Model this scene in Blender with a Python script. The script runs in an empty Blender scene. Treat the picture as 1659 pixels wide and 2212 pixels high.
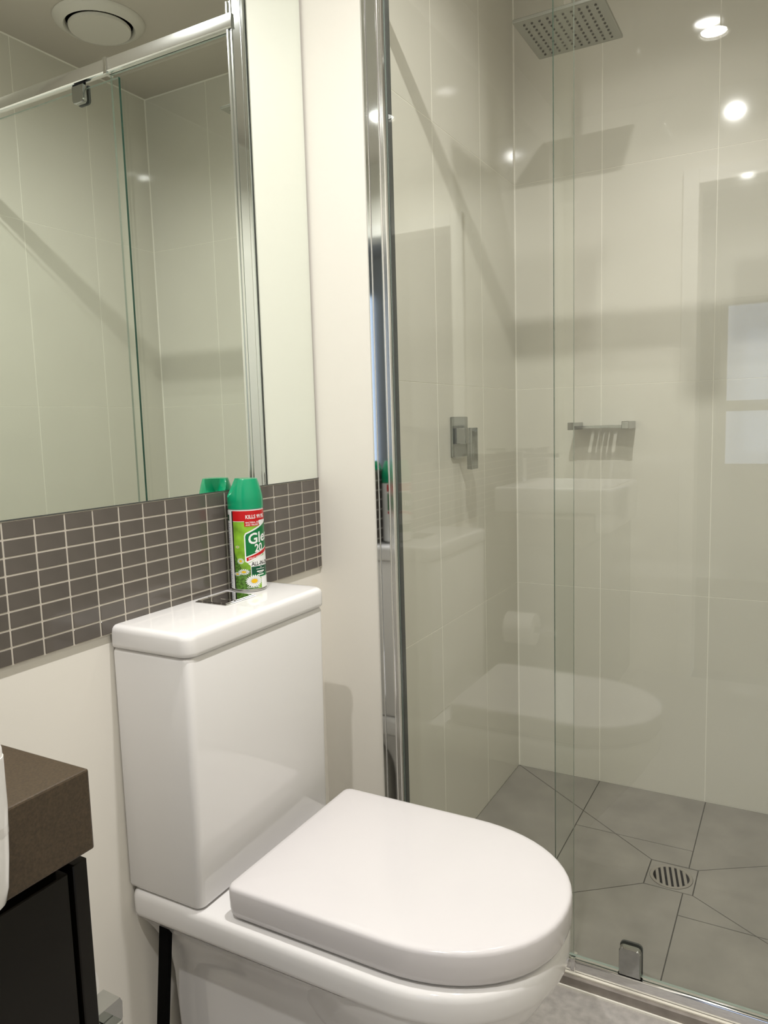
import bpy, bmesh, math, random
from mathutils import Matrix, Vector
random.seed(7)
sc = bpy.context.scene
COL = sc.collection
PI = math.pi

# ------------------------------------------------------------------ camera
cam = bpy.data.cameras.new('camera'); camo = bpy.data.objects.new('camera', cam); COL.objects.link(camo)
cam.sensor_fit = 'HORIZONTAL'; cam.sensor_width = 36.0; cam.lens = 1631.76 / 1659 * 36.0
cam.clip_start = 0.02
Rt = Vector((0.87554127, 0.48227254, -0.0289944)); Up = Vector((-0.03044785, 0.11497016, 0.99290221)); Fw = Vector((-0.48218296, 0.86844404, -0.11534528))
camo.matrix_world = Matrix(((Rt.x, Up.x, -Fw.x, 0.77379), (Rt.y, Up.y, -Fw.y, -2.24947), (Rt.z, Up.z, -Fw.z, 1.11087), (0, 0, 0, 1)))
sc.camera = camo

# ------------------------------------------------------------------ world, exposure
w = bpy.data.worlds.new('sky'); sc.world = w; w.use_nodes = True
bg = w.node_tree.nodes['Background']; bg.inputs[0].default_value = (0.66, 0.76, 1.0, 1); bg.inputs[1].default_value = 1.6
sc.view_settings.view_transform = 'Standard'; sc.view_settings.look = 'None'
sc.view_settings.gamma = 1.0; sc.view_settings.use_curve_mapping = False
sc.view_settings.exposure = 0.12
LAMP = 45.0            # radiance of the downlight diffusers
LAMP_SHOWER = 45.0
BEAM = (1.2, 13.4, 12.5)   # watts of the three downlight beams: shower, toilet, doorway
SPREAD = (125, 160, 150)

# ------------------------------------------------------------------ dimensions
XM = -0.155            # mirror and mosaic face
XP = -0.162            # painted face of left wall
YN = -0.866            # face of the return wall
H = 2.37
XR = 1.16
YB = -2.85             # rear wall of the bathroom
HC = (0.0)

# ------------------------------------------------------------------ materials
def mat(name, col, rough=0.5, metal=0.0, ior=1.5, noise=None, bump=None, spec=None, coat=0.0):
    m = bpy.data.materials.new(name); m.use_nodes = True
    nt = m.node_tree; b = nt.nodes['Principled BSDF']
    b.inputs['Base Color'].default_value = (*col, 1); b.inputs['Roughness'].default_value = rough
    b.inputs['Metallic'].default_value = metal; b.inputs['IOR'].default_value = ior
    if spec is not None: b.inputs['Specular IOR Level'].default_value = spec
    if coat: b.inputs['Coat Weight'].default_value = coat; b.inputs['Coat Roughness'].default_value = 0.03
    tc = None
    if noise or bump:
        tc = nt.nodes.new('ShaderNodeTexCoord')
    if noise:   # (scale, amount, detail)
        n = nt.nodes.new('ShaderNodeTexNoise'); n.inputs['Scale'].default_value = noise[0]; n.inputs['Detail'].default_value = noise[2]
        nt.links.new(tc.outputs['Object'], n.inputs['Vector'])
        r = nt.nodes.new('ShaderNodeValToRGB')
        k = noise[1]
        r.color_ramp.elements[0].position = 0.3; r.color_ramp.elements[1].position = 0.7
        r.color_ramp.elements[0].color = (*[c * (1 - k) for c in col], 1); r.color_ramp.elements[1].color = (*[min(1, c * (1 + k)) for c in col], 1)
        nt.links.new(n.outputs['Fac'], r.inputs['Fac']); nt.links.new(r.outputs['Color'], b.inputs['Base Color'])
    if bump:    # (scale, strength)
        n2 = nt.nodes.new('ShaderNodeTexNoise'); n2.inputs['Scale'].default_value = bump[0]; n2.inputs['Detail'].default_value = 3
        nt.links.new(tc.outputs['Object'], n2.inputs['Vector'])
        bp = nt.nodes.new('ShaderNodeBump'); bp.inputs['Strength'].default_value = bump[1]; bp.inputs['Distance'].default_value = 0.002
        nt.links.new(n2.outputs['Fac'], bp.inputs['Height']); nt.links.new(bp.outputs['Normal'], b.inputs['Normal'])
    return m

def glass_mat(name, tint, gloss_tint=(1, 1, 1)):
    m = bpy.data.materials.new(name); m.use_nodes = True; nt = m.node_tree
    for n in list(nt.nodes): nt.nodes.remove(n)
    out = nt.nodes.new('ShaderNodeOutputMaterial'); mix = nt.nodes.new('ShaderNodeMixShader')
    tr = nt.nodes.new('ShaderNodeBsdfTransparent'); tr.inputs[0].default_value = (*tint, 1)
    gl = nt.nodes.new('ShaderNodeBsdfGlossy'); gl.inputs['Roughness'].default_value = 0.0; gl.inputs[0].default_value = (*gloss_tint, 1)
    geo = nt.nodes.new('ShaderNodeNewGeometry')
    dot = nt.nodes.new('ShaderNodeVectorMath'); dot.operation = 'DOT_PRODUCT'
    nt.links.new(geo.outputs['Normal'], dot.inputs[0]); nt.links.new(geo.outputs['Incoming'], dot.inputs[1])
    ab = nt.nodes.new('ShaderNodeMath'); ab.operation = 'ABSOLUTE'; nt.links.new(dot.outputs['Value'], ab.inputs[0])
    om = nt.nodes.new('ShaderNodeMath'); om.operation = 'SUBTRACT'; om.inputs[0].default_value = 1; nt.links.new(ab.outputs[0], om.inputs[1])
    pw = nt.nodes.new('ShaderNodeMath'); pw.operation = 'POWER'; pw.inputs[1].default_value = 5; nt.links.new(om.outputs[0], pw.inputs[0])
    ma = nt.nodes.new('ShaderNodeMath'); ma.operation = 'MULTIPLY_ADD'; ma.inputs[1].default_value = 0.95; ma.inputs[2].default_value = 0.045
    nt.links.new(pw.outputs[0], ma.inputs[0])
    nt.links.new(ma.outputs[0], mix.inputs[0]); nt.links.new(tr.outputs[0], mix.inputs[1]); nt.links.new(gl.outputs[0], mix.inputs[2])
    nt.links.new(mix.outputs[0], out.inputs[0])
    return m

def emit_mat(name, col, s):
    m = bpy.data.materials.new(name); m.use_nodes = True; nt = m.node_tree
    for n in list(nt.nodes): nt.nodes.remove(n)
    out = nt.nodes.new('ShaderNodeOutputMaterial'); e = nt.nodes.new('ShaderNodeEmission')
    e.inputs[0].default_value = (*col, 1); e.inputs[1].default_value = s
    nt.links.new(e.outputs[0], out.inputs[0]); return m

M = {}
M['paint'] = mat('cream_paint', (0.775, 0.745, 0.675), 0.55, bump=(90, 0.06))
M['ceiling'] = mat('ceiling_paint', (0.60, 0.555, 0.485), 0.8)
M['tile'] = mat('wall_tile_glaze', (0.71, 0.685, 0.605), 0.06, noise=(3, 0.02, 2))
M['grout_light'] = mat('wall_grout', (0.88, 0.85, 0.76), 0.8)
M['grout_floor'] = mat('floor_grout', (0.075, 0.07, 0.06), 0.9)
M['floor_tile'] = mat('floor_tile_stone', (0.29, 0.27, 0.24), 0.42, noise=(9, 0.13, 8), bump=(300, 0.05))
M['floor_out'] = mat('floor_tile_room', (0.40, 0.375, 0.35), 0.42, noise=(60, 0.16, 8), bump=(300, 0.05))
M['hob'] = mat('hob_tile', (0.26, 0.23, 0.20), 0.5, noise=(40, 0.15, 6))
M['mosaic'] = mat('mosaic_glaze', (0.105, 0.092, 0.080), 0.10, noise=(14, 0.10, 2))
M['mosaic_grout'] = mat('mosaic_grout', (0.52, 0.48, 0.41), 0.85)
M['ceramic'] = mat('white_ceramic', (0.775, 0.76, 0.745), 0.05)
M['lid'] = mat('white_plastic_lid', (0.66, 0.635, 0.635), 0.12)
M['chrome'] = mat('chrome', (0.80, 0.80, 0.80), 0.06, 1.0)
M['chrome_dark'] = mat('fitting_chrome', (0.42, 0.43, 0.42), 0.07, 1.0)
M['alu'] = mat('polished_aluminium', (0.82, 0.82, 0.82), 0.16, 1.0)
M['alu_mirror'] = mat('bright_aluminium', (0.78, 0.80, 0.82), 0.05, 1.0)
M['grate'] = mat('brushed_grate', (0.36, 0.33, 0.29), 0.4, 0.4)
M['black'] = mat('black_void', (0.003, 0.003, 0.003), 0.9, spec=0.0)  # stands for the shade inside drain and vent; also colours the carcass
M['black_plastic'] = mat('black_plastic', (0.002, 0.002, 0.002), 0.8, spec=0.06)
M['seal'] = mat('grey_seal', (0.06, 0.065, 0.06), 0.5)
M['silicone'] = mat('cream_sealant', (0.72, 0.68, 0.58), 0.5)
M['mirror'] = mat('silvered_mirror', (0.905, 0.95, 0.905), 0.0, 1.0)
M['stone'] = mat('brown_stone_top', (0.056, 0.038, 0.021), 0.42, spec=0.45, noise=(420, 0.30, 8))
M['cabinet'] = mat('dark_cabinet_gloss', (0.0065, 0.0055, 0.0035), 0.16, spec=0.22)
M['glass'] = glass_mat('screen_glass', (0.982, 0.992, 0.978))
M['glass_edge_pale'] = mat('glass_edge_pale', (0.30, 0.36, 0.31), 0.2)
M['glass_edge'] = mat('glass_edge_green', (0.035, 0.10, 0.075), 0.15)
M['window_glass'] = glass_mat('window_glass', (0.97, 0.98, 0.98))
M['green'] = mat('green_plastic', (0.0, 0.29, 0.13), 0.22)
M['can_white'] = mat('can_white', (0.75, 0.78, 0.76), 0.25)
M['tin'] = mat('tin_rim', (0.5, 0.5, 0.48), 0.25, 1.0)
M['p_red'] = mat('print_red', (0.52, 0.005, 0.008), 0.25)
M['p_green'] = mat('print_green', (0.0, 0.16, 0.04), 0.25)
M['p_dgreen'] = mat('print_dark_green', (0.0, 0.07, 0.03), 0.25)
M['p_lime'] = mat('print_lime', (0.22, 0.44, 0.03), 0.25, noise=(45, 0.35, 2))
M['p_grass'] = mat('print_grass', (0.07, 0.17, 0.02), 0.25, noise=(300, 0.6, 4))
M['p_white'] = mat('print_white', (0.80, 0.81, 0.80), 0.25)
M['p_yellow'] = mat('print_yellow', (0.75, 0.45, 0.0), 0.25)
M['p_black'] = mat('print_black', (0.012, 0.012, 0.012), 0.25)
M['p_blue'] = mat('print_blue_grey', (0.30, 0.34, 0.48), 0.25)
M['head'] = mat('satin_chrome', (0.33, 0.335, 0.30), 0.32, 1.0)
M['nozzle'] = mat('rubber_nozzle', (0.06, 0.058, 0.05), 0.6)
M['vent'] = mat('vent_plastic', (0.72, 0.69, 0.62), 0.5)
M['paper'] = mat('toilet_paper', (0.85, 0.83, 0.80), 0.9, bump=(200, 0.2))
M['trim'] = mat('white_trim', (0.80, 0.78, 0.73), 0.35)
M['carpet'] = mat('room_floor', (0.20, 0.18, 0.15), 0.9)
M['lamp'] = emit_mat('downlight_diffuser', (1.0, 0.972, 0.95), LAMP)
M['lamp_shower'] = emit_mat('shower_downlight_diffuser', (1.0, 0.972, 0.95), LAMP_SHOWER)

# ------------------------------------------------------------------ helpers
def empty(name, loc):
    o = bpy.data.objects.new(name, None); o.location = loc; o.empty_display_size = 0.05; COL.objects.link(o); return o
def tag(o, label=None, cat=None, group=None, kind=None):
    if label: o['label'] = label
    if cat: o['category'] = cat
    if group: o['group'] = group
    if kind: o['kind'] = kind
    return o
def link(name, bm, mats, parent=None, smooth=False):
    me = bpy.data.meshes.new(name)
    bmesh.ops.recalc_face_normals(bm, faces=bm.faces)
    bm.to_mesh(me); bm.free()
    if not isinstance(mats, (list, tuple)): mats = [mats]
    for m in mats: me.materials.append(m)
    o = bpy.data.objects.new(name, me); COL.objects.link(o)
    if smooth:
        for p in me.polygons: p.use_smooth = True
    if parent is not None:
        o.parent = parent
        # geometry is written in world coordinates: cancel the parents' offsets
        off = Vector((0, 0, 0)); q = parent
        while q is not None: off += q.location; q = q.parent
        o.location = -off
        for v in me.vertices: pass
    return o
def bx(bm, x0, x1, y0, y1, z0, z1, bev=0.0, seg=1, mi=0):
    r = bmesh.ops.create_cube(bm, size=1.0)
    vs = r['verts']
    for v in vs:
        v.co = Vector(((x0 + x1) / 2 + v.co.x * (x1 - x0), (y0 + y1) / 2 + v.co.y * (y1 - y0), (z0 + z1) / 2 + v.co.z * (z1 - z0)))
    fs = set(f for v in vs for f in v.link_faces)
    for f in fs: f.material_index = mi
    if bev > 0:
        es = list(set(e for v in vs for e in v.link_edges))
        r2 = bmesh.ops.bevel(bm, geom=es, offset=bev, segments=seg, affect='EDGES', profile=0.5)
        for f in r2['faces']: f.material_index = mi
def box(name, x0, x1, y0, y1, z0, z1, m, parent=None, bev=0.0, seg=1):
    bm = bmesh.new(); bx(bm, x0, x1, y0, y1, z0, z1, bev, seg)
    o = link(name, bm, m, parent, smooth=False)
    return o
def smooth_by_angle(o, deg=35):
    me = o.data
    for p in me.polygons: p.use_smooth = True
    bm = bmesh.new(); bm.from_mesh(me)
    for e in bm.edges:
        if len(e.link_faces) == 2 and e.calc_face_angle(0) > math.radians(deg): e.smooth = False
    bm.to_mesh(me); bm.free()
    return o
def loft(bm, rings, cap0=True, cap1=True, mi=0):
    R = [[bm.verts.new(p) for p in r] for r in rings]
    n = len(R[0])
    for a, b in zip(R, R[1:]):
        for i in range(n):
            f = bm.faces.new((a[i], a[(i + 1) % n], b[(i + 1) % n], b[i])); f.material_index = mi
    if cap0: f = bm.faces.new(R[0][::-1]); f.material_index = mi
    if cap1: f = bm.faces.new(R[-1]); f.material_index = mi
    return R
def lathe(bm, prof, cx, cy, n=48, mi=0, axis='z', cap=True):
    rings = []
    for r, z in prof:
        ring = []
        for i in range(n):
            a = 2 * PI * i / n
            if axis == 'z': ring.append((cx + r * math.cos(a), cy + r * math.sin(a), z))
            elif axis == 'x': ring.append((z, cx + r * math.cos(a), cy + r * math.sin(a)))
            else: ring.append((cx + r * math.cos(a), z, cy + r * math.sin(a)))
        rings.append(ring)
    loft(bm, rings, cap, cap, mi)
def rrect(x0, x1, y0, y1, radii, z, seg=8):
    # radii: (x0y0, x1y0, x1y1, x0y1)
    pts = []
    for (cx, cy, r, a0) in ((x0, y0, radii[0], PI), (x1, y0, radii[1], 1.5 * PI), (x1, y1, radii[2], 0), (x0, y1, radii[3], 0.5 * PI)):
        sx = 1 if cx == x0 else -1; sy = 1 if cy == y0 else -1
        for i in range(seg + 1):
            a = a0 + (PI / 2) * i / seg
            pts.append((cx + sx * r + r * math.cos(a), cy + sy * r + r * math.sin(a), z))
    return pts

# ================================================================== STRUCTURE
def struct(o): o['kind'] = 'structure'; return o

# ---- floor
floor = struct(box('floor', -0.36, XR + 0.1, YB, 0.05, -0.06, -0.0018, M['grout_floor']))
def clip(poly, a, b):     # keep the left side of a->b
    out = []
    def side(p): return (b[0] - a[0]) * (p[1] - a[1]) - (b[1] - a[1]) * (p[0] - a[0])
    for i in range(len(poly)):
        p, q = poly[i], poly[(i + 1) % len(poly)]
        sp, sq = side(p), side(q)
        if sp >= 0: out.append(p)
        if (sp > 0 and sq < 0) or (sp < 0 and sq > 0):
            t = sp / (sp - sq); out.append((p[0] + (q[0] - p[0]) * t, p[1] + (q[1] - p[1]) * t))
    return out
def area(p): return 0.5 * sum(p[i][0] * p[(i + 1) % len(p)][1] - p[(i + 1) % len(p)][0] * p[i][1] for i in range(len(p)))
def inset(poly, d):
    out = poly
    n = len(poly)
    for i in range(n):
        a, b = poly[i], poly[(i + 1) % n]
        L = math.hypot(b[0] - a[0], b[1] - a[1])
        if L < 1e-6: continue
        nx, ny = -(b[1] - a[1]) / L * d, (b[0] - a[0]) / L * d
        out = clip(out, (a[0] + nx, a[1] + ny), (b[0] + nx, b[1] + ny))
        if len(out) < 3: return []
    return out
def slab(name, poly, z0, z1, m, parent):
    bm = bmesh.new()
    loft(bm, [[(x, y, z0) for x, y in poly], [(x, y, z1) for x, y in poly]])
    return link(name, bm, m, parent)
D0, D1, E0, E1 = 0.472, 0.582, -0.478, -0.367
YH = -0.850
regs = [[(D0, E1), (D1, E1), (XR, 0), (0, 0)], [(D1, E0), (XR, -0.85), (XR, 0), (D1, E1)],
        [(0, -0.85), (XR, -0.85), (D1, E0), (D0, E0)], [(0, 0), (0, -0.85), (D0, E0), (D0, E1)]]
cells = []
for (a, b, ys) in ((0, .2585, [0, -.58, YH]), (.2585, .5605, [0, -.285, YH]), (.5605, .8615, [0, -.567, YH]), (.8615, XR, [0, -.285, YH])):
    for y1, y0 in zip(ys, ys[1:]): cells.append([(a, y0), (b, y0), (b, y1), (a, y1)])
for cell in cells:
    for rg in regs:
        p = cell
        for i in range(4):
            p = clip(p, rg[i], rg[(i + 1) % 4])
            if len(p) < 3: break
        if len(p) < 3 or area(p) < 3e-4: continue
        q = []
        for pt in p:
            if not q or math.hypot(pt[0] - q[-1][0], pt[1] - q[-1][1]) > 1e-4: q.append(pt)
        if math.hypot(q[0][0] - q[-1][0], q[0][1] - q[-1][1]) < 1e-4: q.pop()
        q = inset(q, 0.0013)
        if len(q) >= 3 and area(q) > 2e-4: slab('floor_tile', q, -0.0095, 0.0, M['floor_tile'], floor)
# bathroom floor tiles
for i, x in enumerate((-0.162, 0.16, 0.76)):
    x1 = (0.16, 0.76, XR)[i]
    ys = [-0.891, -1.30, -1.90, -2.50, YB]
    for y1, y0 in zip(ys, ys[1:]):
        slab('room_floor_tile', [(x + .0012, y0 + .0012), (x1 - .0012, y0 + .0012), (x1 - .0012, y1 - .0012), (x + .0012, y1 - .0012)], -0.0095, 0.0, M['floor_out'], floor)

# ---- hob under the screen
hob = struct(box('trim_1', -0.013, XR, -0.8905, -0.8505, -0.0015, 0.0228, M['hob'], bev=0.0015))
box('edge_strip', -0.013, XR, -0.8945, -0.8908, -0.0015, 0.0040, M['grout_light'], hob)
box('sill_bead', 0.0, XR, -0.8830, -0.8770, 0.0230, 0.0258, M['silicone'], hob)

# ---- ceiling
LPOS = [(0.465, -0.565), (0.485, -1.40), (0.475, -2.375)]
bm = bmesh.new()
es = []
def loop(pts):
    vs = [bm.verts.new(p) for p in pts]
    return [bm.edges.new((vs[i], vs[(i + 1) % len(vs)])) for i in range(len(vs))]
es += loop([(-0.36, YB, H), (XR + 0.1, YB, H), (XR + 0.1, 0.1, H), (-0.36, 0.1, H)])
for (lx, ly) in LPOS: es += loop([(lx + 0.045 * math.cos(2 * PI * i / 40), ly + 0.045 * math.sin(2 * PI * i / 40), H) for i in range(40)])
bmesh.ops.triangle_fill(bm, use_beauty=True, use_dissolve=False, edges=es)
r = bmesh.ops.extrude_face_region(bm, geom=list(bm.faces))
for g in r['geom']:
    if isinstance(g, bmesh.types.BMVert): g.co.z = H + 0.08
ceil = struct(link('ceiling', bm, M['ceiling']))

# ---- painted left wall with mosaic
wl = struct(box('wall_left', -0.36, XP, YB, YN, -0.0015, H, M['paint']))
GB = XM - 0.0009
box('mosaic_grout', XP, GB, -2.60, YN - 0.0002, 0.800, 0.9965, M['mosaic_grout'], wl)
def mosaic_mesh(wy, wz):
    bm = bmesh.new(); bx(bm, -0.003, 0.0009, -wy / 2, wy / 2, -wz / 2, wz / 2, 0.0007)
    me = bpy.data.meshes.new('mosaic_tile'); bm.to_mesh(me); bm.free(); me.materials.append(M['mosaic']); return me
ph, pv = 0.0495, 0.0245
cols = [(-0.8825, -0.8672)] + [(-0.8825 - ph * (k + 1), -0.8825 - ph * k) for k in range(34)]
mm_full = mosaic_mesh(ph - 0.0026, pv - 0.0026); mm_part = mosaic_mesh(0.0153 - 0.0018, pv - 0.0026)
for ci, (y0, y1) in enumerate(cols):
    for r in range(8):
        me = mm_part if ci == 0 else mm_full
        o = bpy.data.objects.new('mosaic_tile', me); COL.objects.link(o); o.parent = wl
        o.location = (GB + random.uniform(-1e-4, 1e-4), (y0 + y1) / 2, 0.8003 + pv * (r + 0.5))
        o.rotation_euler = (0, random.uniform(-.006, .006), random.uniform(-.004, .004))

# ---- return wall: painted face toward the toilet, tiled face in the shower
wr = struct(box('wall_return', -0.36, -0.013, YN, 0.0, -0.0015, H, M['paint']))
rows = [0.001, 0.604, 1.204, 1.804, H - 0.001]
J = 0.0013; JZ = 0.0006
def wall_tiles(parent, axis, pos, us, sign):
    # axis: 'x' wall plane x=pos with tiles spanning y ; 'y' wall plane y=pos with tiles spanning x
    for a, b in zip(us, us[1:]):
        for z0, z1 in zip(rows, rows[1:]):
            u0, u1 = min(a, b) + J, max(a, b) - J
            bm = bmesh.new()
            if axis == 'x':
                lo, hi = sorted((pos, pos - sign * 0.009)); bx(bm, lo, hi, u0, u1, z0 + JZ, z1 - JZ, 0.0005)
            else:
                lo, hi = sorted((pos, pos - sign * 0.009)); bx(bm, u0, u1, lo, hi, z0 + JZ, z1 - JZ, 0.0005)
            link('wall_tile', bm, M['tile'], parent)
box('wall_grout', -0.013, -0.0005, -0.850, 0.0, -0.0015, H, M['grout_light'], wr)
wall_tiles(wr, 'x', 0.0, [-0.0005, -0.2725, -0.5725, -0.849], 1)

# ---- back wall
wb = struct(box('wall_back', -0.36, XR + 0.1, 0.013, 0.1, -0.0015, H, M['paint']))
box('wall_grout', 0.0, XR, 0.0005, 0.013, -0.0015, H, M['grout_light'], wb)
wall_tiles(wb, 'y', 0.0, [0.0005, 0.2575, 0.5575, 0.8575, XR - 0.0005], -1)

# ---- right wall
wrt = struct(box('wall_right', XR + 0.013, XR + 0.1, YB, 0.1, -0.0015, H, M['paint']))
box('wall_grout', XR + 0.0005, XR + 0.013, YB, 0.0, -0.0015, H, M['grout_light'], wrt)
wall_tiles(wrt, 'x', XR, [-0.0005, -0.28, -0.57, -0.87, -1.17, -1.47, -1.77, -2.07, -2.37, -2.67, YB + .001], -1)
def bead(name, pts0, pts1, parent):
    bm = bmesh.new(); loft(bm, [pts0, pts1]); link(name, bm, M['grout_light'], parent)
c_ = 0.0035
bead('corner_bead', [(0, 0, 0), (c_, 0, 0), (0, -c_, 0)], [(0, 0, H), (c_, 0, H), (0, -c_, H)], wb)
bead('corner_bead', [(XR, 0, 0), (XR - c_, 0, 0), (XR, -c_, 0)], [(XR, 0, H), (XR - c_, 0, H), (XR, -c_, H)], wb)
bead('ceiling_bead', [(0, 0, H), (0, -c_, H), (0, 0, H - c_)], [(XR, 0, H), (XR, -c_, H), (XR, 0, H - c_)], wb)
bead('ceiling_bead', [(XR, 0, H), (XR - c_, 0, H), (XR, 0, H - c_)], [(XR, YB, H), (XR - c_, YB, H), (XR, YB, H - c_)], wrt)
bead('ceiling_bead', [(0, 0, H), (c_, 0, H), (0, 0, H - c_)], [(0, -.849, H), (c_, -.849, H), (0, -.849, H - c_)], wr)

# ---- rear wall with the doorway, and the room behind it
DX0, DX1, DZ = 0.385, 1.10, 2.02
bm = bmesh.new()
bx(bm, -0.36, DX0, YB - 0.12, YB, -0.0015, H); bx(bm, DX1, XR + 0.1, YB - 0.12, YB, -0.0015, H); bx(bm, DX0, DX1, YB - 0.12, YB, DZ, H)
struct(link('wall_front', bm, M['paint']))
bm = bmesh.new()
for (a, b, z0, z1) in ((DX0 - 0.06, DX0, 0, DZ + 0.06), (DX1, XR - 0.002, 0, DZ + 0.06), (DX0, DX1, DZ, DZ + 0.06)):
    bx(bm, a, b, YB + 0.0005, YB + 0.016, z0, z1, 0.003)
struct(link('trim_2', bm, M['trim']))
# room beyond
YR = -5.0
struct(box('floor_room', -1.6, 3.0, YR, YB - 0.12, -0.06, 0.0, M['carpet']))
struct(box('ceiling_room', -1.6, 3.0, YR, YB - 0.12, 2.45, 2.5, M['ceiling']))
bm = bmesh.new()
bx(bm, -1.7, -1.6, YR, -4.7, 0, 2.45); bx(bm, -1.7, -1.6, -3.2, YB - 0.12, 0, 2.45); bx(bm, -1.7, -1.6, -4.7, -3.2, 0, 0.6); bx(bm, -1.7, -1.6, -4.7, -3.2, 2.2, 2.45)
struct(link('wall_room_left', bm, M['paint']))
added_win2 = struct(empty('added_window_2', (-1.65, -4.7, 0.6)))  # unseen window, added to let in sky light and brighten this room
bm = bmesh.new()
for (a, b, z0, z1) in ((-4.7, -3.2, .6, .65), (-4.7, -3.2, 2.15, 2.2), (-4.7, -4.65, .65, 2.15), (-3.25, -3.2, .65, 2.15)): bx(bm, -1.68, -1.62, a, b, z0, z1, 0.002)
link('window_frame', bm, M['trim'], added_win2)
box('pane', -1.653, -1.647, -4.65, -3.25, .65, 2.15, M['window_glass'], added_win2)
struct(box('wall_room_right', 3.0, 3.1, YR, YB - 0.12, 0, 2.45, M['paint']))
bm = bmesh.new(); bx(bm, -1.6, -0.36, YB - 0.12, YB - 0.06, 0, 2.45); bx(bm, XR + 0.1, 3.0, YB - 0.12, YB - 0.06, 0, 2.45)
bx(bm, -0.36, XR + 0.1, YB - 0.12, YB - 0.06, H + 0.002, 2.45)
struct(link('wall_room_front', bm, M['paint']))
WX0, WX1, WZ0, WZ1 = 0.28, 1.12, 0.74, 1.86
bm = bmesh.new()
bx(bm, -1.7, WX0, YR - 0.12, YR, 0, 2.45); bx(bm, WX1, 2.0, YR - 0.12, YR, 0, 2.45); bx(bm, 2.75, 3.1, YR - 0.12, YR, 0, 2.45)
bx(bm, 2.0, 2.75, YR - 0.12, YR, 0, 0.7); bx(bm, 2.0, 2.75, YR - 0.12, YR, 2.2, 2.45)
bx(bm, WX0, WX1, YR - 0.12, YR, 0, WZ0); bx(bm, WX0, WX1, YR - 0.12, YR, WZ1, 2.45)
struct(link('wall_room_back', bm, M['paint']))
win = struct(empty('window_1', (WX0, YR - 0.06, WZ0)))
bm = bmesh.new()
for (a, b, z0, z1) in ((WX0, WX1, WZ0, WZ0 + 0.04), (WX0, WX1, WZ1 - 0.04, WZ1), (WX0, WX0 + 0.04, WZ0 + .04, WZ1 - .04), (WX1 - 0.04, WX1, WZ0 + .04, WZ1 - .04), (WX0 + .04, WX1 - .04, 1.13, 1.20)):
    bx(bm, a, b, YR - 0.09, YR - 0.03, z0, z1, 0.002)
link('window_frame', bm, M['trim'], win)
box('pane', WX0 + .04, WX1 - .04, YR - 0.063, YR - 0.057, WZ0 + .04, 1.13, M['window_glass'], win)
box('pane', WX0 + .04, WX1 - .04, YR - 0.063, YR - 0.057, 1.20, WZ1 - .04, M['window_glass'], win)

added_win3 = struct(empty('added_window_3', (2.0, YR - 0.06, 0.7)))  # added window that gives the screen frame its blue reflection
bm = bmesh.new()
for (a, b, z0, z1) in ((2.0, 2.75, .7, .74), (2.0, 2.75, 2.16, 2.2), (2.0, 2.04, .74, 2.16), (2.71, 2.75, .74, 2.16)): bx(bm, a, b, YR - 0.09, YR - 0.03, z0, z1, 0.002)
link('window_frame', bm, M['trim'], added_win3)
box('pane', 2.04, 2.71, YR - 0.063, YR - 0.057, .74, 2.16, M['window_glass'], added_win3)

# ================================================================== MIRROR
mir = empty('wall_mirror', (XP, -1.6, 0.998))
tag(mir, 'large frameless wall mirror above the dark mosaic tile band', 'mirror')
bm = bmesh.new(); bx(bm, XP + 0.0004, XM, -2.60, -0.8725, 0.9985, 2.20, 0.0)
for f in bm.faces:
    if f.normal.x > 0.9: f.material_index = 0
    else: f.material_index = 1
link('mirror_glass', bm, [M['mirror'], M['seal']], mir)
box('bottom_seal', XP + 0.0004, XM + 0.0006, -2.60, -0.868, 0.9968, 0.9984, M['seal'], mir)

# ================================================================== DOWNLIGHTS, VENT
def downlight(i, label, m):
    x, y = LPOS[i]
    t = empty('downlight', (x, y, H)); tag(t, label, 'light', 'ceiling downlights')
    n = 40
    def rg(r, z): return [(x + r * math.cos(2 * PI * k / n), y + r * math.sin(2 * PI * k / n), z) for k in range(n)]
    bm = bmesh.new(); loft(bm, [rg(0.0445, H + 0.004), rg(0.044, H - 0.003), rg(0.050, H - 0.0055), rg(0.056, H - 0.003), rg(0.058, H - 0.0004)], False, False)
    smooth_by_angle(link('trim_ring', bm, M['trim'], t))
    bm = bmesh.new(); loft(bm, [rg(0.0400, H + 0.006), rg(0.0443, H + 0.001)], False, False)
    smooth_by_angle(link('reflector', bm, M['alu'], t))
    bm = bmesh.new(); bm.faces.new([bm.verts.new(p) for p in rg(0.0402, H + 0.005)][::-1])
    me = link('diffuser', bm, m, t)
    if me.data.polygons[0].normal.z > 0: me.data.flip_normals()
    ld = bpy.data.lights.new('downlight_beam', 'AREA'); ld.shape = 'DISK'; ld.size = 0.038; ld.energy = BEAM[i]
    ld.color = (1.0, 0.972, 0.95); ld.spread = math.radians(SPREAD[i])
    lo = bpy.data.objects.new('downlight_beam', ld); COL.objects.link(lo); lo.parent = t; lo.location = (0, 0, 0.0035)
downlight(0, 'round recessed downlight in the ceiling over the shower', M['lamp_shower'])
downlight(1, 'round recessed downlight in the ceiling in front of the toilet', M['lamp'])
downlight(2, 'round recessed downlight in the ceiling near the doorway', M['lamp'])

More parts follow.
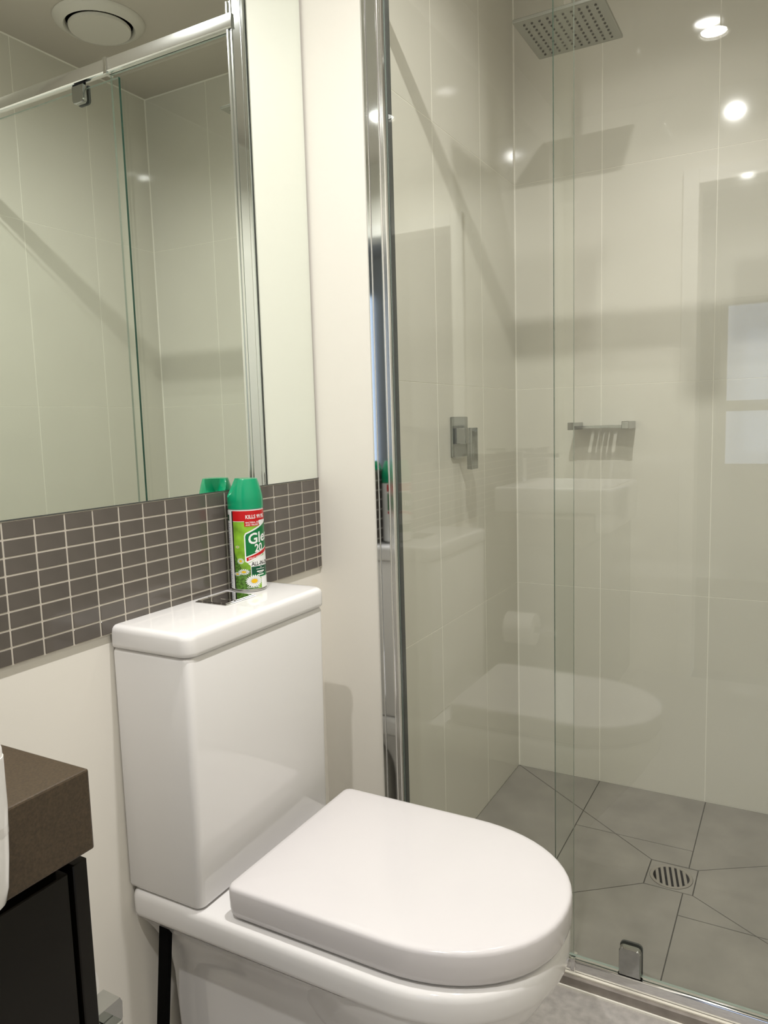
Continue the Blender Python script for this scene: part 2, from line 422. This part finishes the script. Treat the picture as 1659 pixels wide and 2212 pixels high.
vx, vy = 0.855, -0.475
v = empty('exhaust_vent', (vx, vy, H)); tag(v, 'round cream exhaust vent in the ceiling above the shower, seen in the mirror', 'vent')
bm = bmesh.new()
n = 56
prof = [(0.098, H - 0.0005), (0.100, H - 0.014), (0.106, H - 0.021), (0.124, H - 0.011), (0.135, H - 0.003), (0.1355, H - 0.0005)]
rings = [[(vx + r * math.cos(2 * PI * i / n), vy + r * math.sin(2 * PI * i / n), z) for i in range(n)] for r, z in prof]
loft(bm, rings, False, False); smooth_by_angle(link('vent_ring', bm, M['vent'], v), 50)
bm = bmesh.new(); lathe(bm, [(0.089, H - 0.014), (0.0925, H - 0.018), (0.091, H - 0.026)], vx, vy, 56)
smooth_by_angle(link('vent_disc', bm, M['vent'], v), 50)
bm = bmesh.new(); lathe(bm, [(0.099, H - 0.004), (0.099, H - 0.001)], vx, vy, 48); link('vent_shade_disc', bm, M['black'], v)  # solid black disc in place of the shade behind the vent disc

# ================================================================== SHOWER SCREEN
FX0, FX1 = -0.0128, 0.034
scr = empty('shower_screen', (0.0, -0.8590, 0.015))
tag(scr, 'framed sliding glass shower screen with chrome rails beside the toilet', 'shower screen')
def prof_box(name, parts, m, parent):
    bm = bmesh.new()
    for p in parts: bx(bm, *p[:6], p[6] if len(p) > 6 else 0.0)
    return link(name, bm, m, parent)
Z0, Z1 = 0.0232, 2.026
prof_box('wall_channel', [(-0.0105, -0.0020, -0.8725, -0.8470, Z0, Z1, 0.0012), (-0.0020, 0.0215, -0.8712, -0.8490, Z0, Z1, 0.0008)], M['alu_mirror'], scr)
prof_box('channel_bead', [(-0.0030, -0.0013, -0.8735, -0.8710, Z0, Z1, 0.0006), (0.0210, 0.0245, -0.8735, -0.8490, Z0, Z1, 0.0012)], M['alu'], scr)
prof_box('glazing_channel', [(0.0245, 0.0295, -0.8710, -0.8470, Z0, Z1), (0.0295, 0.0355, -0.8750, -0.8450, Z0, Z1, 0.0015)], M['alu'], scr)
prof_box('seal_strip', [(0.0355, 0.0385, -0.8610, -0.8460, Z0 + 0.03, 1.966)], M['seal'], scr)
# right jamb
prof_box('jamb_channel', [(XR - 0.030, XR - 0.0003, -0.8770, -0.8450, Z0, Z1, 0.002)], M['alu'], scr)
def rail(x0, x1, z0, z1, name):
    bm = bmesh.new()
    pts = [(-0.8760, z0), (-0.8755, z1 - 0.005), (-0.8740, z1 - 0.0015), (-0.8715, z1), (-0.8615, z1), (-0.8575, z1 - 0.003), (-0.8555, z1 - 0.014), (-0.8515, z1 - 0.015), (-0.8515, z0)]
    loft(bm, [[(x, y, z) for y, z in pts] for x in (x0, x1)])
    return smooth_by_angle(link(name, bm, M['chrome'], scr), 40)
rail(0.0360, XR - 0.030, 0.0230, 0.050, 'bottom_rail')
def toprail(x0, x1):
    bm = bmesh.new()
    pts = [(-0.8765, 1.9735), (-0.8777, 1.9715), (-0.8765, 1.9695), (-0.8735, 1.968), (-0.8615, 1.968), (-0.8580, 1.971), (-0.8580, 1.9995), (-0.8760, 1.9995)]
    loft(bm, [[(x, y, z) for y, z in pts] for x in (x0, x1)])
    return smooth_by_angle(link('top_rail', bm, M['alu'], scr), 40)
toprail(0.020, XR - 0.030)
# joiners
for z0, z1 in ((0.0230, 0.0545), (1.9640, 2.0030)):
    bm = bmesh.new(); bx(bm, 0.403, 0.413, -0.8795, -0.8555, z0, z1, 0.001); link('rail_joiner', bm, M['chrome'], scr)
bm = bmesh.new(); bx(bm, -0.004, 0.018, -0.8710, -0.8510, 2.026, 2.038, 0.002); link('end_cap', bm, M['chrome'], scr)
def pane(name, x0, x1, y, z0, z1, parent, th=0.006, em='glass_edge'):
    bm = bmesh.new(); bx(bm, x0, x1, y - th / 2, y + th / 2, z0, z1, 0.0)
    for f in bm.faces:
        f.material_index = 0 if abs(f.normal.y) > 0.9 else (2 if abs(f.normal.z) > 0.9 else 1)
    return link(name, bm, [M['glass'], M[em], M['glass_edge_pale']], parent)
fp = pane('fixed_pane', 0.0360, 0.406, -0.8610, 0.0515, 1.967, scr, em='glass_edge_pale')
sd = empty('sliding_shower_door', (0.37, -0.8670, 0.045))
tag(sd, 'clear sliding glass shower door panel, edge overlapping the fixed pane', 'shower door')
dp = pane('door_pane', 0.3715, XR - 0.031, -0.8685, 0.056, 1.952, sd)
def carriage(x, z0, z1, up):
    c = bmesh.new()
    ring0 = []
    w2, r = 0.020, 0.009
    pts = rrect(-w2, w2, 0, z1 - z0, (0.001, 0.001, r, r), 0, 6) if up else rrect(-w2, w2, 0, z1 - z0, (r, r, 0.001, 0.001), 0, 6)
    def rg(y, k): return [(x + px * k, y, (z0 + z1) / 2 + (py - (z1 - z0) / 2) * k) for px, py, _ in pts]
    loft(c, [rg(-0.8707, 1.0), rg(-0.8800, 1.0), rg(-0.8825, 0.93)])
    o = smooth_by_angle(link('carriage_cover', c, M['chrome_dark'], sd), 30)
    c = bmesh.new()
    loft(c, [rg(-0.8643, 1.05), rg(-0.8600, 1.05), rg(-0.8585, 1.0)])
    smooth_by_angle(link('clamp_plate', c, M['seal'], o), 30)
    c = bmesh.new(); zz = (z0 - 0.0045, z0 + 0.001) if up else (z1 - 0.001, z1 + 0.006)
    bx(c, x - 0.022, x + 0.022, -0.8780, -0.8720, *zz, 0.001); link('guide_shoe', c, M['black_plastic'], o)
carriage(0.517, 0.0555, 0.113, True)
carriage(0.503, 1.918, 1.960, False)
carriage(1.02, 0.0555, 0.113, True)
carriage(1.02, 1.918, 1.960, False)

# ================================================================== SHOWER FITTINGS
sh = empty('overhead_shower', (0.272, -0.401, H)); tag(sh, 'square flat chrome overhead rain shower head with rubber nozzles', 'shower head')
bm = bmesh.new(); bx(bm, 0.171, 0.374, -0.502, -0.300, 2.0, 2.0085, 0.0018, 2)
link('head_plate', bm, M['head'], sh)
bm = bmesh.new()
for i in range(10):
    for j in range(10):
        cx, cy = 0.171 + 0.0215 + i * 0.0178, -0.502 + 0.021 + j * 0.0178
        lathe(bm, [(0.0030, 2.0005), (0.0026, 1.9982)], cx, cy, 8)
tag(link('nozzles', bm, M['nozzle'], sh), kind='stuff')
bm = bmesh.new(); lathe(bm, [(0.016, 2.0085), (0.016, 2.016), (0.011, 2.019), (0.013, 2.024), (0.015, 2.031), (0.013, 2.038), (0.0105, 2.042)], 0.272, -0.401, 28)
smooth_by_angle(link('swivel_joint', bm, M['chrome'], sh), 40)
bm = bmesh.new(); bx(bm, 0.262, 0.282, -0.411, -0.391, 2.042, H - 0.008, 0.003, 2); link('ceiling_arm', bm, M['chrome'], sh)
bm = bmesh.new(); bx(bm, 0.245, 0.299, -0.428, -0.374, H - 0.008, H - 0.0005, 0.001); link('arm_flange', bm, M['chrome'], sh)

mx = empty('shower_mixer', (0.0, -0.45, 1.073)); tag(mx, 'square chrome shower mixer tap on the tiled side wall', 'tap')
bm = bmesh.new(); bx(bm, 0.0002, 0.006, -0.502, -0.402, 1.022, 1.124, 0.0012); link('wall_plate', bm, M['chrome_dark'], mx)
bm = bmesh.new(); bx(bm, 0.006, 0.034, -0.488, -0.448, 1.056, 1.096, 0.001); link('mixer_body', bm, M['chrome_dark'], mx)
bm = bmesh.new(); bx(bm, 0.034, 0.046, -0.488, -0.448, 1.056, 1.096, 0.001); bx(bm, 0.046, 0.052, -0.488, -0.448, 0.992, 1.096, 0.0008)
bx(bm, 0.034, 0.0525, -0.478, -0.462, 0.992, 1.058, 0.0008)
link('lever_handle', bm, M['chrome_dark'], mx)

so = empty('soap_shelf', (0.27, 0.0, 1.09)); tag(so, 'small chrome soap shelf on the tiled back wall', 'shelf')
for (a, b) in ((0.185, 0.205), (0.335, 0.355)):
    bm = bmesh.new(); bx(bm, a, b, -0.096, -0.0002, 1.079, 1.100, 0.001); link('bracket_arm', bm, M['chrome_dark'], so)
bm = bmesh.new()
bx(bm, 0.205, 0.233, -0.094, -0.004, 1.083, 1.087); bx(bm, 0.307, 0.335, -0.094, -0.004, 1.083, 1.087)
bx(bm, 0.233, 0.307, -0.094, -0.078, 1.083, 1.087); bx(bm, 0.233, 0.307, -0.020, -0.004, 1.083, 1.087)
for k in range(4): xx = 0.2375 + 0.0148 * (k + 1) - 0.0098; bx(bm, xx, xx + 0.0108, -0.078, -0.020, 1.083, 1.087)
bx(bm, 0.205, 0.335, -0.096, -0.094, 1.083, 1.090)
link('tray', bm, M['chrome_dark'], so)

# floor drain
dr = empty('floor_drain', ((D0 + D1) / 2, (E0 + E1) / 2, 0)); tag(dr, 'round slotted metal floor drain in a square surround on the shower floor', 'drain')
dcx, dcy = (D0 + D1) / 2, (E0 + E1) / 2
bm = bmesh.new()
n = 48
sq = []
for i in range(n):
    a = 2 * PI * i / n + PI / 4
    c, s = math.cos(a), math.sin(a); k = 0.0535 / max(abs(c), abs(s)); sq.append((dcx + c * k, dcy + s * k))
ci = [(dcx + 0.0497 * math.cos(2 * PI * i / n + PI / 4), dcy + 0.0497 * math.sin(2 * PI * i / n + PI / 4)) for i in range(n)]
loft(bm, [[(x, y, -0.006) for x, y in sq], [(x, y, -0.0004) for x, y in sq], [(x, y, -0.0004) for x, y in ci], [(x, y, -0.006) for x, y in ci]], False, False)
link('surround', bm, M['floor_tile'], dr)
bm = bmesh.new()
ro, ri = 0.0488, 0.0415
rings = [[(dcx + r * math.cos(2 * PI * i / n), dcy + r * math.sin(2 * PI * i / n), z) for i in range(n)] for r, z in ((ro, -0.006), (ro, 0.0006), (ri, 0.0006), (ri, -0.006))]
loft(bm, rings, False, False)
rot = Matrix.Rotation(math.radians(13), 4, 'Z')
for k in range(6):
    xx = (k - 2.5) * 0.0125; L = math.sqrt(ri ** 2 - xx ** 2) + 0.001
    b2 = bmesh.new(); bx(b2, xx - 0.0034, xx + 0.0034, -L, L, -0.0008, 0.0005)
    for v_ in b2.verts: v_.co = rot @ v_.co + Vector((dcx, dcy, 0))
    tmp = bpy.data.meshes.new('t'); b2.to_mesh(tmp); b2.free(); bm.from_mesh(tmp); bpy.data.meshes.remove(tmp)
smooth_by_angle(link('grate', bm, M['grate'], dr), 30)
bm = bmesh.new(); lathe(bm, [(0.0425, -0.0017), (0.0425, -0.0010)], dcx, dcy, 32); link('drain_shade_disc', bm, M['black'], dr)  # solid black disc painted in for the shade under the grate

# ================================================================== TOILET
YC = -1.272
toi = empty('toilet', (0.15, YC, 0)); tag(toi, 'white close-coupled toilet suite with closed D-shaped lid against the left wall', 'toilet')
def dshape(xb, xs, xf, hw, z, rb=0.02, nf=28, ex=2.1, ins=0.0):
    xb += ins; xf -= ins; hw -= ins; rb = max(rb - ins * 0.3, 0.002)
    pts = []
    for i in range(7):      # back left corner (y negative side)
        a = PI + (PI / 2) * i / 6; pts.append((xb + rb + rb * math.cos(a), YC - hw + rb + rb * math.sin(a), z))
    a_ = xf - xs
    for i in range(nf + 1):
        t = -PI / 2 + PI * i / nf
        c, s = math.cos(t), math.sin(t)
        pts.append((xs + a_ * abs(c) ** (2 / ex), YC + hw * (1 if s > 0 else -1) * abs(s) ** (2 / ex), z))
    for i in range(7):
        a = PI / 2 + (PI / 2) * i / 6; pts.append((xb + rb + rb * math.cos(a), YC + hw - rb + rb * math.sin(a), z))
    return pts
# pan
bm = bmesh.new()
zs = [(0.3285, 0.010), (0.330, 0.005), (0.334, 0.001), (0.340, 0.0), (0.364, 0.0), (0.371, 0.0018), (0.3745, 0.005), (0.376, 0.011)]
loft(bm, [dshape(XP + 0.002, 0.30, 0.503, 0.184, z, 0.018, ins=i) for z, i in zs])
# bowl
def ell(xc, af, ab, hw, z, n=56, ex=2.15):
    pts = []
    for i in range(n):
        t = 2 * PI * i / n; c, s = math.cos(t), math.sin(t)
        a = af if c > 0 else ab
        pts.append((xc + a * (1 if c > 0 else -1) * abs(c) ** (2 / ex), YC + hw * (1 if s > 0 else -1) * abs(s) ** (2 / ex), z))
    return pts
bowl = [(0.0, .235, .07, .14, .098), (0.03, .235, .072, .14, .098), (0.08, .24, .086, .14, .100), (0.13, .25, .108, .16, .106), (0.18, .27, .126, .20, .122), (0.22, .285, .142, .25, .139),
        (0.255, .295, .158, .275, .155), (0.285, .299, .174, .280, .167), (0.31, .300, .187, .28, .176), (0.33, .300, .1955, .28, .1808), (0.345, .300, .2008, .28, .1829), (0.356, .300, .2022, .28, .1835)]
loft(bm, [ell(xc, af, ab, hw, z, ex=2.1) for z, xc, af, ab, hw in bowl])
# pedestal with the flare toward the wall at its top
ped = [(0.0, -.138, .27, .112), (0.05, -.138, .27, .116), (0.20, -.137, .27, .126), (0.235, -.140, .27, .130), (0.262, -.148, .27, .137), (0.29, -.155, .27, .150), (0.312, XP + 0.004, .27, .164), (0.330, XP + 0.003, .27, .180)]
loft(bm, [rrect(a, b, YC - h, YC + h, (0.012, 0.03, 0.03, 0.012), z, 6) for z, a, b, h in ped])
smooth_by_angle(link('pan', bm, M['ceramic'], toi), 50)
# seat lid
bm = bmesh.new()
zs = [(0.3790, 0.010), (0.3820, 0.0045), (0.388, 0.0015), (0.396, 0.0003), (0.424, 0.0), (0.4280, 0.0010), (0.4300, 0.0028), (0.4312, 0.0055), (0.4320, 0.012), (0.4332, 0.05), (0.4340, 0.11)]
loft(bm, [dshape(0.036, 0.30, 0.507, 0.1735, z, 0.014, ins=i) for z, i in zs])
smooth_by_angle(link('seat_lid', bm, M['lid'], toi), 50)
bm = bmesh.new()
loft(bm, [dshape(0.045, 0.30, 0.494, 0.161, z, 0.012) for z in (0.3762, 0.3800)]); link('seat_buffer', bm, M['seal'], toi)
# cistern
bm = bmesh.new()
def cr(z, i, x1=-0.008): return rrect(XP + 0.002 + i * 0.3, x1 - i, -1.4535 + i, -1.0955 - i, (0.004, 0.013, 0.013, 0.004), z, 8)
loft(bm, [cr(0.3775, 0.006), cr(0.3805, 0.002), cr(0.386, 0.0), cr(0.60, 0.0, -.005), cr(0.770, 0.0, -.0025), cr(0.7745, 0.0015, -.0025), cr(0.7765, 0.004, -.0025)])
smooth_by_angle(link('cistern', bm, M['ceramic'], toi), 50)
bm = bmesh.new()
def lr(z, i): return rrect(XP + 0.0021 + i * 0.2, 0.0015 - i, -1.457 + i, -1.091 - i, (0.006, 0.020, 0.020, 0.006), z, 10)
loft(bm, [lr(0.7768, 0.006), lr(0.7782, 0.002), lr(0.7805, 0.0003), lr(0.785, 0.0), lr(0.803, 0.0), lr(0.8085, 0.0013), lr(0.8115, 0.0038), lr(0.8130, 0.007), lr(0.8135, 0.012)])
smooth_by_angle(link('cistern_lid', bm, M['ceramic'], toi), 50)
bm = bmesh.new(); bx(bm, -0.140, -0.070, -1.288, -1.207, 0.8133, 0.8155, 0.001); pl = link('flush_plate', bm, M['chrome'], toi)
for a, b in ((-1.285, -1.262), (-1.260, -1.210)):
    bm = bmesh.new(); bx(bm, -0.137, -0.073, a, b, 0.8156, 0.8172, 0.0008); link('flush_button', bm, M['chrome'], pl)

# black upright pole under the cistern shelf
pb = empty('upright_pole', (-0.13, -1.42, 0)); tag(pb, 'thin flat black pole standing upright under the cistern shelf beside the toilet pan', 'pole')
bm = bmesh.new()
loft(bm, [[(cx - 0.0105, cy - 0.004, z), (cx + 0.0105, cy - 0.004, z), (cx + 0.0105, cy + 0.004, z), (cx - 0.0105, cy + 0.004, z)] for cx, cy, z in ((-0.1420, -1.432, 0.014), (-0.1060, -1.432, 0.3275))])
link('pole_shaft', bm, M['black_plastic'], pb)
bm = bmesh.new(); bx(bm, -0.1575, -0.1265, -1.446, -1.420, 0.0003, 0.014, 0.002); link('pole_foot', bm, M['black_plastic'], pb)

# ================================================================== VANITY
van = empty('vanity_cabinet', (0, -2.2, 0)); tag(van, 'dark glossy vanity cabinet under the brown stone top', 'cabinet')
YV = -1.800
bm = bmesh.new(); bx(bm, XP + 0.001, 0.184, -1.811, YV + 0.005, 0.10, 0.706, 0.001); link('end_panel', bm, M['cabinet'], van)
bm = bmesh.new(); bx(bm, XP + 0.001, 0.160, -2.58, -1.8125, 0.10, 0.7195, 0.0); link('carcass', bm, M['black'], van)
for (a, b) in ((-2.195, -1.8165), (-2.578, -2.199)):
    bm = bmesh.new(); bx(bm, 0.163, 0.184, a, b, 0.105, 0.702, 0.0012); link('door', bm, M['cabinet'], van)
bm = bmesh.new(); bx(bm, XP + 0.001, 0.12, -2.56, -1.83, 0.0003, 0.0995); link('kickboard', bm, M['black_plastic'], van)
ct = box('stone_countertop', XP + 0.0005, 0.199, -2.60, YV + 0.003, 0.7205, 0.7995, M['stone'], bev=0.002, seg=2)
tag(ct, 'thick dark brown stone vanity top at the left edge', 'countertop')
# basin (semi-recessed, overhangs the front of the top)
bas = empty('wash_basin', (0.08, -2.11, 0.80)); tag(bas, 'white rectangular wash basin on the brown stone top, cut by the left picture edge', 'basin')
bm = bmesh.new()
def br(z, i, x0=-0.148): return rrect(x0 + i, 0.2555 - i, -2.33 + i, -1.9100 - i, (0.012, 0.014, 0.014, 0.012), z, 6)
outer = [br(0.8002, 0.006), br(0.803, 0.002), br(0.81, 0), br(0.876, 0), br(0.8825, 0.0015), br(0.886, 0.005), br(0.887, 0.009)]
inner = [br(0.887, 0.018, -.100), br(0.884, 0.022, -.100), br(0.84, 0.028, -.100), br(0.815, 0.040, -.100), br(0.812, 0.07, -.100)]
loft(bm, outer + inner)
# front apron hanging in front of the top
fr = [rrect(0.2015, 0.256 - i, -2.33 + i, -1.9095 - i, (0.002, 0.014, 0.014, 0.002), z, 6) for z, i in ((0.742, 0.016), (0.746, 0.010), (0.753, 0.005), (0.765, 0.003), (0.79, 0.0015), (0.83, 0.0), (0.870, 0.0))]
loft(bm, fr)
smooth_by_angle(link('basin_bowl', bm, M['ceramic'], bas), 50)
tp = empty('basin_tap', (-0.118, -2.11, 0.888)); tag(tp, 'chrome mixer tap on the back edge of the white basin', 'tap')
bm = bmesh.new(); bx(bm, -0.138, -0.102, -2.13, -2.09, 0.8872, 1.000, 0.003); link('tap_body', bm, M['chrome'], tp)
bm = bmesh.new(); bx(bm, -0.102, 0.03, -2.125, -2.095, 0.975, 0.992, 0.002); link('spout', bm, M['chrome'], tp)
bm = bmesh.new(); bx(bm, -0.138, -0.065, -2.122, -2.098, 1.0035, 1.0115, 0.001); link('tap_lever', bm, M['chrome'], tp)

# toilet roll holder on the vanity end, with its roll
hd = empty('roll_holder', (0.07, YV, 0.45)); tag(hd, 'chrome toilet roll holder on the side of the dark vanity', 'roll holder')
bm = bmesh.new()
loft(bm, [[(x, -1.7945, 0.437), (x, -1.722, 0.437), (x, -1.714, 0.441), (x, -1.711, 0.449), (x, -1.710, 0.467), (x, -1.713, 0.474), (x, -1.7945, 0.474)] for x in (0.088, 0.115)])
smooth_by_angle(link('arm', bm, M['chrome_dark'], hd), 50)
bm = bmesh.new(); bx(bm, 0.115, 0.130, -1.738, -1.723, 0.445, 0.460, 0.001); link('end_stub', bm, M['chrome_dark'], hd)
bm = bmesh.new(); bx(bm, -0.055, 0.0878, -1.737, -1.721, 0.446, 0.462); link('rod', bm, M['chrome_dark'], hd)
ro_ = empty('toilet_roll', (0.01, -1.745, 0.443)); tag(ro_, 'white toilet paper roll on the chrome holder behind the vanity corner', 'toilet roll')
bm = bmesh.new(); n = 40
def rr(r, x): return [(x, -1.740 + r * math.cos(2 * PI * i / n), 0.452 + r * math.sin(2 * PI * i / n)) for i in range(n)]
loft(bm, [rr(.021, -.04), rr(.050, -.04), rr(.050, .052), rr(.021, .052)], False, False)
R0 = None
smooth_by_angle(link('paper', bm, M['paper'], ro_), 40)
bm = bmesh.new(); loft(bm, [rr(.0205, -.0405), rr(.0205, .0525), rr(.0195, .0525), rr(.0195, -.0405)], False, False)
smooth_by_angle(link('core', bm, M['grout_light'], ro_), 40)

# ================================================================== SPRAY CAN
CX, CY, CZ, CR = -0.1208, -1.1635, 0.8135, 0.0325
can = empty('spray_can', (CX, CY, CZ)); tag(can, 'spray can with green cap and daisy label standing on the cistern lid', 'spray can')
bm = bmesh.new()
lathe(bm, [(CR - 0.003, CZ + 0.0002), (CR - 0.0005, CZ + 0.001), (CR, CZ + 0.003), (CR - 0.0008, CZ + 0.005)], CX, CY, 64); smooth_by_angle(link('base_rim', bm, M['tin'], can), 40)
bm = bmesh.new(); lathe(bm, [(CR - 0.001, CZ + 0.0052), (CR - 0.0003, CZ + 0.007), (CR - 0.0003, CZ + 0.149), (CR - 0.002, CZ + 0.1522)], CX, CY, 64)
smooth_by_angle(link('can_body', bm, M['can_white'], can), 40)
# cap: tapering shell with a scooped nozzle opening facing the mirror side
NA = math.radians(-131)
zc0, zc1 = CZ + 0.1525, CZ + 0.2055
def capr(z):
    t = (z - zc0) / (zc1 - zc0)
    if t < 0.30: return CR * 0.995
    u = (t - 0.30) / 0.70
    return CR * (0.995 - 0.26 * u ** 1.45)
bm = bmesh.new(); NT, NZ = 180, 48
grid = []
HA = math.radians(53)
for j in range(NZ + 1):
    z = zc0 + (zc1 - zc0) * j / NZ; ring = []
    t = j / NZ
    for i in range(NT):
        a = 2 * PI * i / NT; r = capr(z)
        d = (a - NA + PI) % (2 * PI) - PI
        lip = 0.40 + 0.62 * (abs(d) / HA) ** 2.2
        if t > lip:
            k = min(1.0, (t - lip) / 0.16) ** 0.5
            rn = 0.0085 / max(math.cos(d), 0.35)
            if rn < r: r = r + (rn - r) * k
        ring.append((CX + r * math.cos(a), CY + r * math.sin(a), z))
    grid.append(ring)
last = grid[-1]
loft(bm, grid, True, False)
top = [(CX + (x - CX) * 0.985, CY + (y - CY) * 0.985, zc1 + 0.0006) for x, y, z in last]
bm2v = [bm.verts.new(p) for p in top]
bm.verts.ensure_lookup_table()
base = len(bm.verts) - NT - NT
lv = [bm.verts[base + i] for i in range(NT)]
for i in range(NT): bm.faces.new((lv[i], lv[(i + 1) % NT], bm2v[(i + 1) % NT], bm2v[i]))
cv = bm.verts.new((CX, CY, zc1 + 0.0006))
for i in range(NT): bm.faces.new((bm2v[i], bm2v[(i + 1) % NT], cv))
cap = smooth_by_angle(link('cap', bm, M['green'], can), 45)
dx, dy = math.cos(NA), math.sin(NA)
bm = bmesh.new(); lathe(bm, [(0.0, 0), (0.0022, 0), (0.0022, 0.003)][1:], 0, 0, 12)
for v_ in bm.verts: v_.co = Matrix.Rotation(NA, 4, 'Z') @ Matrix.Rotation(PI / 2, 4, 'Y') @ v_.co + Vector((CX + dx * 0.0125, CY + dy * 0.0125, CZ + 0.186))
link('nozzle', bm, M['green'], cap)

# printed label, wrapped on the can. s = angle in degrees measured from the room side, positive to the right; h = height in mm above the lid
VA = math.atan2(-1.091, 0.890)
layers = {}
def wrap(s, h, lay):
    r = CR - 0.0003 + 0.00008 * lay
    a = VA + math.radians(s)
    return (CX + r * math.cos(a), CY + r * math.sin(a), CZ + h / 1000)
lab = bmesh.new(); LM = ['p_white', 'p_red', 'p_green', 'p_dgreen', 'p_lime', 'p_grass', 'p_yellow', 'p_black', 'p_blue']
def poly(pts, mname, lay):
    # subdivide horizontally so the print hugs the cylinder
    smin, smax = min(p[0] for p in pts), max(p[0] for p in pts)
    nsl = max(1, int((smax - smin) / 5) + 1)
    if area(pts) < 0: pts = pts[::-1]
    for k in range(nsl):
        a = smin + (smax - smin) * k / nsl; b = smin + (smax - smin) * (k + 1) / nsl
        q = clip(pts, (a, 1000), (a, -1000)); q = clip(q, (b, -1000), (b, 1000)) if len(q) > 2 else q
        if len(q) < 3: continue
        uq = []
        for pt in q:
            if not uq or abs(pt[0] - uq[-1][0]) + abs(pt[1] - uq[-1][1]) > 1e-4: uq.append(pt)
        if len(uq) > 1 and abs(uq[0][0] - uq[-1][0]) + abs(uq[0][1] - uq[-1][1]) < 1e-4: uq.pop()
        if len(uq) < 3: continue
        f = lab.faces.new([lab.verts.new(wrap(s, h, lay)) for s, h in uq]); f.material_index = LM.index(mname)
def rect(s0, s1, h0, h1, mname, lay): poly([(s0, h0), (s1, h0), (s1, h1), (s0, h1)], mname, lay)
DPM = math.degrees(1 / (CR * 1000))      # degrees per mm
def text(txt, s0, h0, size, mname, lay, slope=0.0, xs=1.0, bold=0.0, shear=0.0, lin=None):
    cu = bpy.data.curves.new('t', 'FONT'); cu.body = txt; cu.size = size; cu.offset = bold; cu.shear = shear; cu.resolution_u = 3
    ob = bpy.data.objects.new('t', cu); COL.objects.link(ob)
    dg = bpy.context.evaluated_depsgraph_get(); me = ob.evaluated_get(dg).to_mesh()
    vs = [(s0 + v.co.x * xs * DPM, h0 + v.co.y + v.co.x * xs * slope) for v in me.vertices]
    for p in me.polygons:
        q = [vs[i] for i in p.vertices]
        if abs(area(q)) > 1e-5: poly(q, mname, lay)
    ob.evaluated_get(dg).to_mesh_clear(); bpy.data.objects.remove(ob); bpy.data.curves.remove(cu)
def daisy(s, h, R_, lay, petals=18, tilt=0.6):
    for k in range(petals):
        a = 2 * PI * k / petals; a2 = 0.13
        pts = []
        for rr_, da in ((0.25, -0.06), (0.75, -a2), (1.0, 0.0), (0.75, a2), (0.25, 0.06)):
            pts.append((s + R_ * rr_ * math.cos(a + da) * DPM, h + R_ * rr_ * math.sin(a + da) * tilt))
        poly(pts, 'p_white', lay)
    poly([(s + R_ * 0.36 * math.cos(2 * PI * k / 14) * DPM, h + R_ * 0.33 * math.sin(2 * PI * k / 14) * tilt) for k in range(14)], 'p_yellow', lay + 1)
# left white information panel with blue-grey print, black rule
rect(-100, -52, 6, 149, 'p_white', 1)
rect(-100, -66, 131, 142, 'p_dgreen', 2)
for k in range(34):
    h = 125 - k * 3.5
    rect(-88 + (k * 7) % 5, -62 - (k * 5) % 9, h, h + 1.2, 'p_blue', 2)
rect(-52, -46, 6, 149, 'p_black', 1)
rect(-46, 95, 6, 130, 'p_lime', 1)
rect(-46, 30, 6, 42, 'p_grass', 2)
poly([(-46, 42), (-20, 42), (-36, 62), (-46, 74)], 'p_grass', 2)
rect(-46, 150, 131, 149.5, 'p_red', 2)
rect(-6, 44, 121, 131, 'p_red', 3)
poly([(44, 131), (150, 131), (150, 40), (62, 40), (62, 119), (44, 124)], 'p_white', 2)
text('KILLS 99.9%', -2, 135.2, 9.5, 'p_white', 4, bold=0.2, xs=0.86)
text('BACTERIA, GERMS', -2, 126.6, 4.2, 'p_white', 4, xs=0.95, bold=0.05); text('AND VIRUSES', -2, 122.3, 4.2, 'p_white', 4, xs=0.95, bold=0.05)
# brand panel with white border
poly([(-9, 57), (-9, 104), (-5, 109), (80, 130), (150, 130), (150, 78), (80, 74), (0, 54)], 'p_white', 3)
poly([(-5, 66), (-5, 103), (-2, 107), (80, 127), (148, 127), (148, 84), (80, 82)], 'p_green', 4)
poly([(-4, 57.5), (-4, 64.0), (80, 80), (148, 82), (148, 75.5), (80, 73.5)], 'p_red', 4)
text('Glen', 3, 88.0, 27, 'p_white', 5, slope=0.14, xs=0.98, bold=0.55)
text('20', 24, 73.5, 20, 'p_white', 6, slope=0.12, xs=0.85, bold=0.5)
text('SPRAY DISINFECTANT', 2, 60.2, 4.6, 'p_white', 5, slope=0.19, xs=0.95, bold=0.05)
# lower white strip
poly([(8, 26), (8, 49), (0, 53), (40, 64), (150, 74), (150, 6), (45, 6), (45, 26)], 'p_white', 3)
text('ALL-IN-ONE', 11, 48.6, 10.5, 'p_black', 5, xs=0.82, bold=0.22)
rect(10, 110, 27, 47, 'p_dgreen', 4); rect(10, 110, 27, 33, 'p_green', 5)
for k, (a, b, h) in enumerate(((40, 48, 44), (26, 60, 41.5), (28, 58, 36), (28, 58, 37.6), (34, 52, 34), (30, 56, 30))):
    rect(a, b, h, h + (1.8 if k in (2, 5) else 0.8), 'p_white', 6)
daisy(-33, 84, 4.6, 3, 12); daisy(-24, 58, 7.5, 3, 14, 0.8); daisy(-15, 38, 12, 3, 16, 0.5); daisy(-38, 34, 8, 3, 14, 0.5)
daisy(18, 20.5, 17, 7, 22, 0.72)
text('Country Scent', -6, 8.2, 4.4, 'p_white', 8, xs=0.9, bold=0.05)
# back half of the label
rect(150, 225, 6, 149, 'p_white', 1); rect(225, 260, 6, 149.5, 'p_lime', 1)
link('label', lab, [M[k] for k in LM], can)
